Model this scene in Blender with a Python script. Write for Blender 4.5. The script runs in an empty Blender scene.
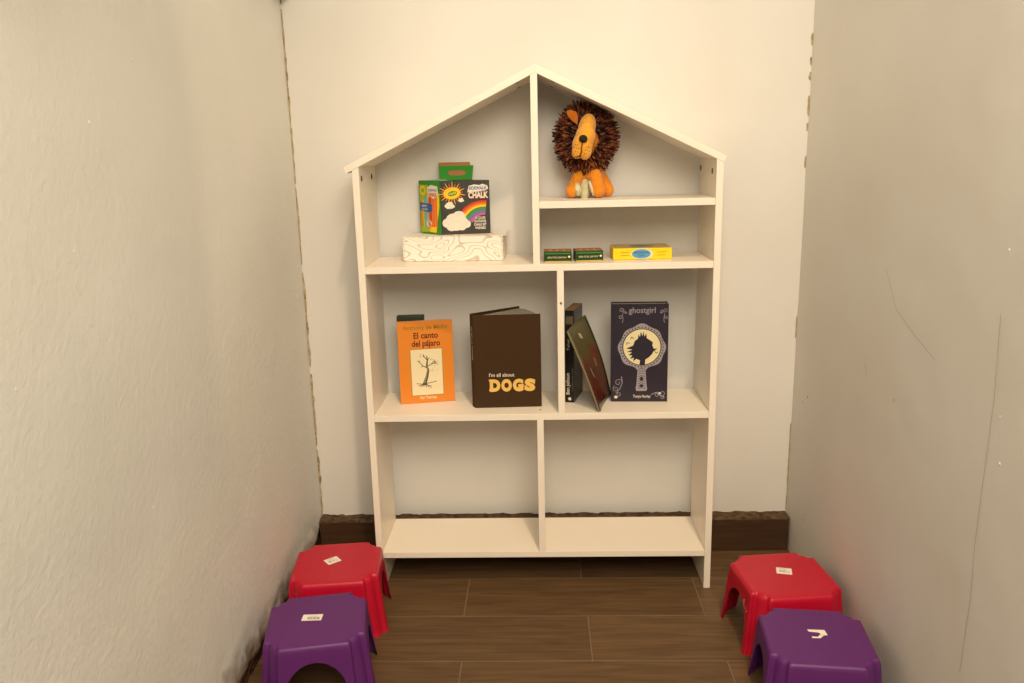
import bpy, bmesh, math, random
from mathutils import Vector, Matrix, noise
random.seed(4)
C = bpy.context.scene.collection
SC = bpy.context.scene

# ---------------------------------------------------------------- camera
R = Vector((0.99925149, 0.03090148, -0.02327119))
U = Vector((0.01575905, 0.22421248, 0.97441286))
F = Vector((-0.0353285, 0.97405024, -0.22355768))
cam_d = bpy.data.cameras.new('camera'); cam = bpy.data.objects.new('camera', cam_d); C.objects.link(cam)
M = Matrix((R, U, -F)).transposed().to_4x4(); M.translation = Vector((0.00483, -2.17188, 1.0966))
cam.matrix_world = M
cam_d.sensor_width = 36; cam_d.lens = 826.3 / 1024 * 36; cam_d.clip_start = 0.02
SC.camera = cam

# ---------------------------------------------------------------- light
SC.view_settings.view_transform = 'Standard'; SC.view_settings.look = 'None'
SC.view_settings.gamma = 1; SC.view_settings.use_curve_mapping = False
SC.view_settings.exposure = 0.09
wd = bpy.data.worlds.new('world'); SC.world = wd; wd.use_nodes = True
wd.node_tree.nodes['Background'].inputs[0].default_value = (1.0, 0.92, 0.76, 1)
wd.node_tree.nodes['Background'].inputs[1].default_value = .18

def light(name, kind, loc, target, energy, color, **kw):
    d = bpy.data.lights.new(name, kind); d.energy = energy; d.color = color
    for k, v in kw.items(): setattr(d, k, v)
    o = bpy.data.objects.new(name, d); C.objects.link(o); o.location = loc
    o.rotation_euler = (Vector(target) - Vector(loc)).to_track_quat('-Z', 'Y').to_euler()
    return o
light('ceiling_lamp_light', 'SPOT', (0.60, -2.85, 4.60), (0, -0.35, 0.25), 305, (1.0, 0.72, 0.45), shadow_soft_size=0.075, spot_size=math.radians(36), spot_blend=1.0)
light('alcove_fill_light', 'AREA', (0.35, -1.75, 2.10), (-0.2, -0.3, 0.5), 8, (1.0, 0.89, 0.70), shape='RECTANGLE', size=0.9, size_y=0.7)  # added fill lamp with no visible source, brightens the alcove from high up
light('doorway_daylight', 'AREA', (0.22, -2.65, 2.05), (0.0, -0.2, 0.5), 35, (1.0, 0.89, 0.71), shape='RECTANGLE', size=1.1, size_y=0.9)

# ---------------------------------------------------------------- materials
MATS = {}
def mat(name, col, rough=0.5, spec=0.4, bump=None, var=None, coat=0, metallic=0, sheen=0):
    """bump=(scale, strength, distance); var=(scale, other colour, amount)"""
    if name in MATS: return MATS[name]
    m = bpy.data.materials.new(name); m.use_nodes = True; nt = m.node_tree; b = nt.nodes['Principled BSDF']
    b.inputs['Base Color'].default_value = (*col, 1); b.inputs['Roughness'].default_value = rough
    b.inputs['Specular IOR Level'].default_value = spec; b.inputs['Metallic'].default_value = metallic
    b.inputs['Coat Weight'].default_value = coat; b.inputs['Sheen Weight'].default_value = sheen
    tc = nt.nodes.new('ShaderNodeTexCoord')
    if var:
        n = nt.nodes.new('ShaderNodeTexNoise'); n.inputs['Scale'].default_value = var[0]; n.inputs['Detail'].default_value = 5
        nt.links.new(tc.outputs['Object'], n.inputs['Vector'])
        r = nt.nodes.new('ShaderNodeValToRGB'); r.color_ramp.elements[0].position = .35; r.color_ramp.elements[1].position = .7
        r.color_ramp.elements[0].color = (*col, 1)
        r.color_ramp.elements[1].color = (*[c + (d - c) * var[2] for c, d in zip(col, var[1])], 1)
        nt.links.new(n.outputs['Fac'], r.inputs['Fac']); nt.links.new(r.outputs['Color'], b.inputs['Base Color'])
    if bump:
        n = nt.nodes.new('ShaderNodeTexNoise'); n.inputs['Scale'].default_value = bump[0]; n.inputs['Detail'].default_value = 4
        nt.links.new(tc.outputs['Object'], n.inputs['Vector'])
        bp = nt.nodes.new('ShaderNodeBump'); bp.inputs['Strength'].default_value = bump[1]; bp.inputs['Distance'].default_value = bump[2]
        nt.links.new(n.outputs['Fac'], bp.inputs['Height']); nt.links.new(bp.outputs['Normal'], b.inputs['Normal'])
    MATS[name] = m; return m

def s(h):   # sRGB hex to linear
    h = h.lstrip('#'); return tuple(((int(h[i:i+2], 16) / 255 + .055) / 1.055) ** 2.4 if int(h[i:i+2], 16) > 10 else int(h[i:i+2], 16) / 255 / 12.92 for i in (0, 2, 4))

wall_paint = mat('wall_paint', s('e4e1db'), .65, .25, (45, .12, .003), (3, s('dcd6cc'), .6))
rough_paint = mat('rough_plaster_paint', s('e4e2dc'), .55, .3, (75, .34, .004), (3, s('dad8d0'), .6))
def dirty_foot(m):     # brown damp and masonry dirt along the foot of the left wall
    nt = m.node_tree; b = nt.nodes['Principled BSDF']; N, L = nt.nodes.new, nt.links.new
    tc = N('ShaderNodeTexCoord'); sp = N('ShaderNodeSeparateXYZ'); L(tc.outputs['Object'], sp.inputs[0])
    n = N('ShaderNodeTexNoise'); n.inputs['Scale'].default_value = 26; n.inputs['Detail'].default_value = 7; L(tc.outputs['Object'], n.inputs['Vector'])
    a = N('ShaderNodeMath'); a.operation = 'MULTIPLY_ADD'; a.inputs[1].default_value = .13; L(n.outputs['Fac'], a.inputs[0])
    neg = N('ShaderNodeMath'); neg.operation = 'MULTIPLY'; neg.inputs[1].default_value = -1; L(sp.outputs['Z'], neg.inputs[0]); L(neg.outputs[0], a.inputs[2])
    mr = N('ShaderNodeMapRange'); mr.inputs['From Min'].default_value = -.035; mr.inputs['From Max'].default_value = .035; L(a.outputs[0], mr.inputs['Value'])
    old = b.inputs['Base Color'].links[0].from_socket
    mx = N('ShaderNodeMix'); mx.data_type = 'RGBA'; L(mr.outputs[0], mx.inputs['Factor']); L(old, mx.inputs['A']); mx.inputs['B'].default_value = (*s('7a5a3c'), 1)
    L(mx.outputs['Result'], b.inputs['Base Color'])
dirty_foot(rough_paint)
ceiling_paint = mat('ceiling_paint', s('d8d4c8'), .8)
white_board = mat('white_laminate', s('f2e8d8'), .36, .45, None, (5, s('ece2d2'), .6))
dark_hole = mat('dark_hole', s('2a2018'), .8)
grout = mat('pale_grout', s('85745a'), .9, .2)
dirt = mat('brown_masonry', s('6a4e34'), .95, .1, (90, .9, .01), (55, s('2c1c10'), 1))
crack_m = mat('crack_stain', s('6e5d44'), .95, .1, None, (90, s('cdbd9c'), 1))
plaster_edge = mat('plaster_chips', s('c9b693'), .9, .1, (120, .8, .006), (80, s('8d7452'), .8))
red_pl = mat('red_plastic', s('b80a2c'), .38, .45, (160, .10, .001))
purple_pl = mat('purple_plastic', s('5c226a'), .45, .45, (160, .10, .001))
sticker_m = mat('sticker_paper', s('efe8dc'), .5)
ink = mat('black_ink', s('1c1a18'), .6)
grey_ink = mat('grey_ink', s('7c8470'), .6)
steel = mat('steel_screw', s('8c8578'), .35, .5, metallic=.8)

def wood_tile(name, c1, c2, rough):
    m = bpy.data.materials.new(name); m.use_nodes = True; nt = m.node_tree; b = nt.nodes['Principled BSDF']
    N, L = nt.nodes.new, nt.links.new
    tc = N('ShaderNodeTexCoord'); geo = N('ShaderNodeNewGeometry')
    ad = N('ShaderNodeVectorMath'); ad.operation = 'MULTIPLY_ADD'; ad.inputs[1].default_value = (2.0, 26, 26)
    cx = N('ShaderNodeCombineXYZ'); mu = N('ShaderNodeMath'); mu.operation = 'MULTIPLY'; mu.inputs[1].default_value = 40
    L(geo.outputs['Random Per Island'], mu.inputs[0]); L(mu.outputs[0], cx.inputs[0]); L(mu.outputs[0], cx.inputs[2])
    L(tc.outputs['Object'], ad.inputs[0]); L(cx.outputs[0], ad.inputs[2])
    n = N('ShaderNodeTexNoise'); n.inputs['Scale'].default_value = 3.2; n.inputs['Detail'].default_value = 10; n.inputs['Distortion'].default_value = .6
    L(ad.outputs[0], n.inputs['Vector'])
    r = N('ShaderNodeValToRGB'); e = r.color_ramp.elements; e[0].position = .3; e[1].position = .72
    e[0].color = (*c1, 1); e[1].color = (*c2, 1); L(n.outputs['Fac'], r.inputs['Fac'])
    hv = N('ShaderNodeHueSaturation'); mr = N('ShaderNodeMapRange'); mr.inputs['To Min'].default_value = .88; mr.inputs['To Max'].default_value = 1.12
    L(geo.outputs['Random Per Island'], mr.inputs['Value']); L(mr.outputs[0], hv.inputs['Value']); L(r.outputs['Color'], hv.inputs['Color'])
    L(hv.outputs['Color'], b.inputs['Base Color'])
    bp = N('ShaderNodeBump'); bp.inputs['Strength'].default_value = .25; bp.inputs['Distance'].default_value = .002
    L(n.outputs['Fac'], bp.inputs['Height']); L(bp.outputs['Normal'], b.inputs['Normal'])
    b.inputs['Roughness'].default_value = rough; b.inputs['Specular IOR Level'].default_value = .35
    return m
floor_tile = wood_tile('wood_look_tile', s('56402a'), s('70563a'), .5)
base_tile = wood_tile('dark_wood_look_tile', s('3a2616'), s('4a3420'), .5)

def marble_paper():
    m = bpy.data.materials.new('white_swirl_paper'); m.use_nodes = True; nt = m.node_tree; b = nt.nodes['Principled BSDF']
    N, L = nt.nodes.new, nt.links.new
    tc = N('ShaderNodeTexCoord'); mp = N('ShaderNodeMapping'); mp.inputs['Rotation'].default_value = (0, .5, 0); mp.inputs['Scale'].default_value = (.8, .8, 1.7)
    L(tc.outputs['Object'], mp.inputs['Vector'])
    w = N('ShaderNodeTexNoise'); w.inputs['Scale'].default_value = 6; w.inputs['Detail'].default_value = 1.0; w.inputs['Distortion'].default_value = 1.6
    L(mp.outputs[0], w.inputs['Vector'])
    mu = N('ShaderNodeMath'); mu.operation = 'MULTIPLY'; mu.inputs[1].default_value = 78; L(w.outputs['Fac'], mu.inputs[0])
    sn = N('ShaderNodeMath'); sn.operation = 'SINE'; L(mu.outputs[0], sn.inputs[0])
    r = N('ShaderNodeValToRGB'); e = r.color_ramp.elements; e[0].position = .62; e[0].color = (*s('f0e8dc'), 1); e[1].position = 1.0; e[1].color = (*s('c2b5a2'), 1)
    L(sn.outputs[0], r.inputs['Fac']); L(r.outputs['Color'], b.inputs['Base Color']); b.inputs['Roughness'].default_value = .5
    return m

# ---------------------------------------------------------------- mesh builder
class MB:
    def __init__(self): self.bm = bmesh.new(); self.mats = []
    def mi(self, m):
        if m not in self.mats: self.mats.append(m)
        return self.mats.index(m)
    def absorb(self, b2, m, mtx=None, smooth=False):
        if mtx is not None: bmesh.ops.transform(b2, matrix=mtx, verts=b2.verts)
        bmesh.ops.recalc_face_normals(b2, faces=b2.faces)
        i = self.mi(m)
        for f in b2.faces: f.material_index = i; f.smooth = smooth
        me = bpy.data.meshes.new('tmp'); b2.to_mesh(me); b2.free(); self.bm.from_mesh(me); bpy.data.meshes.remove(me)
    def box(self, lo, hi, m, bevel=0, mtx=None, seg=2):
        b = bmesh.new(); bmesh.ops.create_cube(b, size=1)
        for v in b.verts: v.co = Vector([(lo[k] + hi[k]) / 2 + v.co[k] * (hi[k] - lo[k]) for k in range(3)])
        if bevel: bmesh.ops.bevel(b, geom=b.edges[:], offset=bevel, segments=seg, affect='EDGES', profile=.5)
        self.absorb(b, m, mtx)
    def prism(self, pts, lo, hi, axis, m, bevel=0, mtx=None, smooth=False):
        """pts 2D polygon; axis 'y': (x,z) extruded along y; 'z': (x,y) extruded along z"""
        b = bmesh.new()
        f3 = (lambda p, t: (p[0], t, p[1])) if axis == 'y' else (lambda p, t: (p[0], p[1], t)) if axis == 'z' else (lambda p, t: (t, p[0], p[1]))
        a = [b.verts.new(f3(p, lo)) for p in pts]; c = [b.verts.new(f3(p, hi)) for p in pts]
        b.faces.new(a); b.faces.new(c[::-1]); n = len(pts)
        for i in range(n): b.faces.new((a[i], c[i], c[(i + 1) % n], a[(i + 1) % n]))
        if bevel: bmesh.ops.bevel(b, geom=b.edges[:], offset=bevel, segments=2, affect='EDGES', profile=.5)
        self.absorb(b, m, mtx, smooth)
    def ball(self, c, r, m, mtx=None, sub=3, rot=None):
        b = bmesh.new(); bmesh.ops.create_icosphere(b, subdivisions=sub, radius=1)
        T = Matrix.Translation(c) @ (rot.to_matrix().to_4x4() if rot else Matrix()) @ Matrix.Diagonal((*r, 1))
        if mtx is not None: T = mtx @ T
        self.absorb(b, m, T, True)
    def tube(self, pts, rad, m, n=8, mtx=None):
        b = bmesh.new(); rings = []; P = [Vector(p) for p in pts]; up = Vector((.13, .2, 1)).normalized()
        for i, p in enumerate(P):
            d = (P[min(i + 1, len(P) - 1)] - P[max(i - 1, 0)]).normalized()
            a = d.cross(up); a = a.normalized() if a.length > 1e-4 else Vector((1, 0, 0)); c = d.cross(a)
            r = rad[i] if isinstance(rad, (list, tuple)) else rad
            rings.append([b.verts.new(p + r * (math.cos(2 * math.pi * k / n) * a + math.sin(2 * math.pi * k / n) * c)) for k in range(n)])
        for i in range(len(P) - 1):
            for k in range(n): b.faces.new((rings[i][k], rings[i][(k + 1) % n], rings[i + 1][(k + 1) % n], rings[i + 1][k]))
        b.faces.new(rings[0]); b.faces.new(rings[-1][::-1])
        self.absorb(b, m, mtx, True)
    def build(self, name, parent=None, loc=None):
        me = bpy.data.meshes.new(name); self.bm.to_mesh(me); self.bm.free()
        for m in self.mats: me.materials.append(m)
        o = bpy.data.objects.new(name, me); C.objects.link(o)
        if parent: o.parent = parent
        if loc: o.location = loc
        return o

class Face:
    """flat printing on one face of a thing: u,v in metres from the lower left corner"""
    def __init__(self, mb, O, U_, V_, bend=None):
        self.mb, self.O, self.U, self.V = mb, Vector(O), Vector(U_).normalized(), Vector(V_).normalized()
        self.N = self.U.cross(self.V).normalized(); self.bend = bend
    def P(self, u, v, k): return self.O + self.U * u + self.V * v + self.N * (.00018 * k + .00006) + (self.N * self.bend(u, v) if self.bend else Vector())
    def poly(self, pts, m, k=1):
        bm = self.mb.bm; f = bm.faces.new([bm.verts.new(self.P(u, v, k)) for u, v in pts]); f.material_index = self.mb.mi(m)
        f.normal_update()
        if f.normal.dot(self.N) < 0: f.normal_flip()
    def rect(self, u0, v0, u1, v1, m, k=1): self.poly([(u0, v0), (u1, v0), (u1, v1), (u0, v1)], m, k)
    def ell(self, u, v, a, b, m, k=1, n=28, rot=0):
        c, s_ = math.cos(rot), math.sin(rot); pts = []
        for i in range(n):
            x, y = a * math.cos(2 * math.pi * i / n), b * math.sin(2 * math.pi * i / n)
            pts.append((u + x * c - y * s_, v + x * s_ + y * c))
        self.poly(pts, m, k)
    def line(self, pts, w, m, k=1, w1=None):
        n = len(pts)
        for i in range(n - 1):
            (x0, y0), (x1, y1) = pts[i], pts[i + 1]; d = math.hypot(x1 - x0, y1 - y0) or 1
            wa = w + ((w1 if w1 is not None else w) - w) * i / max(1, n - 1); wb = w + ((w1 if w1 is not None else w) - w) * (i + 1) / max(1, n - 1)
            nx, ny = -(y1 - y0) / d / 2, (x1 - x0) / d / 2
            self.poly([(x0 + nx * wa, y0 + ny * wa), (x0 - nx * wa, y0 - ny * wa), (x1 - nx * wb, y1 - ny * wb), (x1 + nx * wb, y1 + ny * wb)], m, k)
    def text(self, txt, u, v, size, m, k=1, align='CENTER', bold=0, sx=1, rot=0, shear=0, width=None, skew=0):
        cu = bpy.data.curves.new('t', 'FONT'); cu.body = txt; cu.size = 1; cu.align_x = align; cu.offset = bold; cu.shear = shear; cu.resolution_u = 3
        ob = bpy.data.objects.new('t', cu); me = bpy.data.meshes.new_from_object(ob)
        if len(me.vertices):
            xs = [q.co.x for q in me.vertices]
            if width: sx = width / size / (max(xs) - min(xs))
            c, s_ = math.cos(rot), math.sin(rot); i = self.mb.mi(m); bm = self.mb.bm
            vs = []
            for q in me.vertices:
                x, y = q.co.x * size * sx, q.co.y * size
                vs.append(bm.verts.new(self.P(u + x * c - y * s_, v + x * s_ + y * c + skew * x, k)))
            for p in me.polygons:
                try:
                    f = bm.faces.new([vs[j] for j in p.vertices]); f.material_index = i; f.normal_update()
                    if f.normal.dot(self.N) < 0: f.normal_flip()
                except ValueError: pass
        bpy.data.objects.remove(ob); bpy.data.curves.remove(cu); bpy.data.meshes.remove(me)

def empty(name, loc, rz, label, cat, group=None):
    o = bpy.data.objects.new(name, None); C.objects.link(o); o.location = loc; o.rotation_euler = (0, 0, math.radians(rz))
    o.empty_display_size = .03; o['label'] = label; o['category'] = cat
    if group: o['group'] = group
    return o
def struct(o): o['kind'] = 'structure'; return o

# ---------------------------------------------------------------- room
XL, XR, YF, ZC = -0.6293, 0.6833, -2.45, 4.9
def bow(y, z, side):
    a = .0018 * noise.noise(Vector((y * 3, z * 3, side * 7))) + .0008 * noise.noise(Vector((y * 13, z * 13, side)))
    return a
def wall_y(z): return -.0385 * min(1, max(0, (z - .10) / 1.04))
def lean(z): return .0100 * min(1, max(0, (z - .10) / 1.04))
def side_wall(name, x, sgn, m, ragged):
    mb = MB(); bm = mb.bm; mb.mi(m); ny, nz = 150, 190; grid = {}
    ys = [0 + YF * (i / ny) ** 1.25 for i in range(ny + 1)]
    zs = [0.0] + [ZC * (j / nz) ** 1.6 for j in range(1, nz + 1)]
    def bottom(y):
        if not ragged: return 0
        b = .088 - .062 * min(1, -y / .10) + .008 * noise.noise(Vector((y * 14, 3, 1))) + .005 * noise.noise(Vector((y * 60, 9, 2)))
        return max(.003, b)
    rel = [(j / nz) ** 1.6 for j in range(nz + 1)]
    for i, y in enumerate(ys):
        b = bottom(y)
        for j, r in enumerate(rel):
            z = b + (ZC - b) * r
            xx = x + bow(y, z, sgn) + sgn * lean(z)
            if ragged: xx += -.006 * math.exp(-((z - b) / .010) ** 2) + math.exp(-(z / .10) ** 2) * (.006 * noise.noise(Vector((y * 22, z * 22, 5))) + .003 * noise.noise(Vector((y * 60, z * 60, 6))))
            if y == 0: xx = x + sgn * lean(z)
            grid[i, j] = bm.verts.new((xx, y, z))
    for i in range(ny):
        for j in range(nz):
            f = bm.faces.new((grid[i, j], grid[i, j + 1], grid[i + 1, j + 1], grid[i + 1, j])); f.smooth = True
    # thickness behind the painted face
    th = .02 if ragged else .05
    mb.box((min(x - sgn * .012, x - sgn * (.012 + th)), YF, .0 if not ragged else .11), (max(x - sgn * .012, x - sgn * (.012 + th)), 0, ZC), m)
    if ragged:   # broken masonry left showing under the plaster
        k = mb.mi(dirt); g2 = {}
        for i in range(121):
            y = YF * i / 120 * .99
            for j in range(12):
                z = .135 * j / 11
                xx = x - sgn * .008 + sgn * (.006 * noise.noise(Vector((y * 30, z * 30, 1))) + .004 * noise.noise(Vector((y * 80, z * 80, 2))))
                g2[i, j] = bm.verts.new((xx - sgn * (.010 if j > 9 else 0), y, z))
        for i in range(120):
            for j in range(11):
                f = bm.faces.new((g2[i, j], g2[i, j + 1], g2[i + 1, j + 1], g2[i + 1, j])); f.material_index = k; f.smooth = True
    return mb

# plaster blobs and nicks on the side walls are part of the wall mesh
mb = side_wall('wall_left', XL, 1, rough_paint, True)
for y, z, r in [(-.572, .165, .0035), (-.831, .945, .003), (-1.081, .979, .003), (-1.243, .834, .003), (-1.173, .827, .002), (-.853, 1.249, .003), (-.75, .62, .002), (-.95, .55, .002), (-.36, .30, .002), (-.66, .84, .002), (-1.0, 1.15, .0025)]:
    mb.ball((XL + lean(z) - r * .2, y, z), (r * .6, r * .8, r * 1.3), rough_paint, sub=2)
struct(mb.build('wall_left'))
mb = side_wall('wall_right', XR, -1, wall_paint, False)
fr = Face(mb, (XR - .0022, 0, 0), (0, -1, 0), (0, 0, 1), bend=lambda u, v: lean(v))
scr = mat('wall_scratch', s('a8a08e'), .8)
for y, z, r in [(-1.002, .631, .003), (-.99, .7, .002), (-1.12, .45, .0025), (-.70, .33, .0015), (-.97, .943, .003)]:
    mb.ball((XR - lean(z) + r * .2, y, z), (r * .6, r * .8, r * 1.2), wall_paint, sub=2)
nick = mat('wall_nick', s('8d8068'), .9)
for u, v, a, b in [(.14, .474, .0025, .004), (.104, .449, .002, .003), (.151, .142, .002, .003), (.638, .618, .0015, .003), (.16, .16, .0015, .0015)]:
    fr.ell(u, v, a, b, nick)
fr.line([(.56, .86), (.62, .79), (.70, .76), (.785, .734)], .0009, scr)
fr.line([(.487, .655), (.495, .64), (.50, .625)], .0012, scr)
fr.line([(.955, .25), (.965, .39), (.962, .48), (.968, .60), (.975, .72), (.97, .85)], .0010, scr)
struct(mb.build('wall_right'))

mb = MB(); mb.prism([(.06, -.02), (0, -.02), (0, .10), (-.0385, 1.14), (-.0385, ZC), (.06, ZC)], XL - .04, XR + .06, 'x', wall_paint); struct(mb.build('wall_back'))
mb = MB(); mb.box((XL - .04, YF - .8, ZC), (XR + .06, .06, ZC + .05), ceiling_paint); struct(mb.build('ceiling'))

# floor: grout bed and single tiles in one mesh
mb = MB(); mb.box((XL - .04, -3.2, -.05), (XR + .06, 0, -.0012), grout)
TY, TX = .1815, .583
joints = {0: .102, 1: -.193, 2: .108, 3: -.181}
for r in range(0, 18):
    y1 = -.008 - r * TY; y0 = y1 - TY + .0022
    j0 = joints.get(r, .108 if r % 2 == 0 else -.19)
    for k in range(-3, 4):
        x0 = j0 + k * TX; x1 = x0 + TX - .0022
        x0c, x1c = max(x0, XL - .03), min(x1, XR + .03)
        if x1c - x0c > .01: mb.box((x0c, y0, -.01), (x1c, y1, 0), floor_tile, .0006, seg=1)
struct(mb.build('floor'))

# baseboard tile with ragged mortar on its top
mb = MB()
for x0, x1 in [(XL + .004, -.2), (-.198, .384), (.386, XR - .004)]:
    mb.box((x0, -.0413, .0005), (x1, -.0005, .094), base_tile, .0012)
mort = mat('brown_mortar', s('66523e'), .95, .1, (80, .8, .004), (60, s('3e2e20'), 1))
bm = mb.bm; k = mb.mi(mort); prev = None
for i in range(161):
    x = XL + .003 + (XR - XL - .006) * i / 160
    e = .003 * noise.noise(Vector((x * 30, 0, 0))) + .002 * noise.noise(Vector((x * 110, 4, 0)))
    rowv = [bm.verts.new((x, -.0413 - max(0, e) * .6, .0915 + e * .5)), bm.verts.new((x, -.040, .0962 + e * .5)), bm.verts.new((x, -.02, .0975 + e)), bm.verts.new((x, -.0003, .099 + e * 1.4))]
    if prev:
        for a in range(3):
            f = bm.faces.new((prev[a], rowv[a], rowv[a + 1], prev[a + 1])); f.material_index = k; f.smooth = True
    prev = rowv
struct(mb.build('baseboard_back'))

# stained cracks and flaking filler running up the two corners
def corner_crack(name, x, sgn, segs, base_w, m1):
    mb = MB(); bm = mb.bm; k1, k2 = mb.mi(m1), mb.mi(crack_m)
    for z0, z1, w in segs:
        n = max(2, int((z1 - z0) / .004)); pv = None
        for i in range(n + 1):
            z = z0 + (z1 - z0) * i / n; q = max(0, math.sin(math.pi * i / n)) ** .4
            ww = w * q * (.35 + .9 * abs(noise.noise(Vector((z * 45, x, 2))) + .35))
            off = .0018 * noise.noise(Vector((z * 22, x, 8)))
            xx = x + sgn * lean(z); yy = wall_y(z)
            a = bm.verts.new((xx + sgn * .0004, yy - .0007 - ww * .7, z)); b = bm.verts.new((xx + sgn * (.0022 + off), yy - .0016, z)); c = bm.verts.new((xx + sgn * (.0022 + ww + abs(off)), yy - .0005, z))
            if pv:
                for s0, s1, t0, t1, kk in ((pv[0], pv[1], a, b, k1), (pv[1], pv[2], b, c, k2 if noise.noise(Vector((z * 60, 1, 1))) > -.1 else k1)):
                    f = bm.faces.new((s0, s1, t1, t0)); f.material_index = kk
            pv = (a, b, c)
    return struct(mb.build(name))
corner_crack('trim_1', XL, 1, [(.10, .30, .0045), (.31, .52, .004), (.54, .80, .0035), (.82, 1.02, .0018), (1.03, 1.45, .0024), (1.46, 2.2, .003)], .003, plaster_edge)
corner_crack('trim_2', XR, -1, [(.10, .36, .0010), (.60, .66, .0012), (1.04, 1.07, .003), (1.13, 1.15, .003), (1.165, 1.215, .003), (1.25, 1.27, .004), (1.285, 1.305, .003), (1.33, 1.36, .003)], .002, plaster_edge)
# unseen box and corner rail on the left wall, added to cast shadows
mb = MB(); mb.box((XL + .002, -1.90, 1.55), (-.31, -1.20, 2.3), ceiling_paint, .004); struct(mb.build('shadow_box'))
mb = MB(); mb.box((XL + .004, -.36, 1.475), (XL + .036, -.036, 1.50), ceiling_paint, .002); struct(mb.build('shadow_rail'))

# ---------------------------------------------------------------- bookcase
H, T, YB, YFR = .425, .016, -.0434, -.2425
Z = dict(zb=.105, z1=.4712, z2=.8381, z3=.9835); ZP, SL = 1.268, .4817
bc = empty('house_bookcase', (0, YB, 0), 0, 'white open-backed house-shaped bookcase with pitched roof standing against the back wall', 'bookcase')
dy0, dy1 = YFR - YB, 0
def roofz(x): return ZP - SL * abs(x)
for sg in (-1, 1):
    mb = MB(); a, b = sg * (H - T), sg * H
    mb.prism([(a, 0), (b, 0), (b, roofz(b)), (a, roofz(a))], dy0, dy1, 'y', white_board, .0008)
    side = mb.build('side_panel', bc)
    for y, z in ([(-.217, 1.044), (-.096, 1.045)] if sg < 0 else [(-.057, 1.047), (-.197, 1.043)]):
        mb = MB(); mb.tube([(a - sg * .0010, y - YB, z), (a + sg * .0006, y - YB, z)], .0065, dark_hole, 20)
        mb.tube([(a - sg * .0016, y - YB, z), (a + sg * .0004, y - YB, z)], .0042, steel, 16)
        mb.box((a - sg * .0019 - .0003, y - YB - .003, z - .0006), (a - sg * .0019 + .0003, y - YB + .003, z + .0006), dark_hole)
        mb.build('cam_fitting', side)
    # roof board
    xt = -.4385 if sg < 0 else .4250; tv = .018
    mb = MB(); px, pz = .0070, .0150
    mb.prism([(0, ZP), (xt, roofz(xt)), (xt + sg * .0066, roofz(xt) + .0128), (0, ZP + tv)], dy0 - .001, dy1, 'y', white_board, .0008)
    rf = mb.build('roof_panel', bc)
    xs = sg * .040; nrm = Vector((sg * SL, 0, 1)).normalized()
    for y in (-.22, -.08):
        mb = MB(); p = Vector((xs, y - YB, roofz(xs)))
        mb.tube([p - nrm * .0008, p + nrm * .0008], .0045, mat('brown_plug', s('6b5238'), .8), 14); mb.build('screw_cap', rf)
def shelf(x0, x1, z, extra=None):
    mb = MB(); mb.box((x0, dy0, z - T), (x1, dy1, z), white_board, .0007)
    return mb.build('shelf', bc)
e = .0003
shelf(-H + T + e, H - T - e, Z['zb'])
s1 = shelf(-H + T + e, H - T - e, Z['z1'])
shelf(-H + T + e, H - T - e, Z['z2']); shelf(.0052, H - T - e, Z['z3'])
mb = MB(); mb.ball((.0, -.21 - YB, Z['z1']), (.0035, .003, .0006), mat('brown_speck', s('5a4028'), .8), sub=2); mb.build('drill_mark', s1)
def divider(x, z0, z1, top=None):
    mb = MB()
    if top: mb.prism([(x - T / 2, z0), (x + T / 2, z0), (x + T / 2, min(roofz(x + T / 2), ZP)), (0, ZP), (x - T / 2, roofz(x - T / 2))], dy0, dy1, 'y', white_board, .0007)
    else: mb.box((x - T / 2, dy0, z0), (x + T / 2, dy1, z1), white_board, .0007)
    return mb.build('divider', bc)
divider(-.0004, Z['zb'], Z['z1'] - T); d1 = divider(.0523, Z['z1'], Z['z2'] - T); divider(-.0030, Z['z2'], 0, True)
mb = MB(); mb.tube([(.053, dy0 - .0008, .745), (.053, dy0 + .001, .745)], .0028, steel, 14); mb.build('screw_head', d1)

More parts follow.
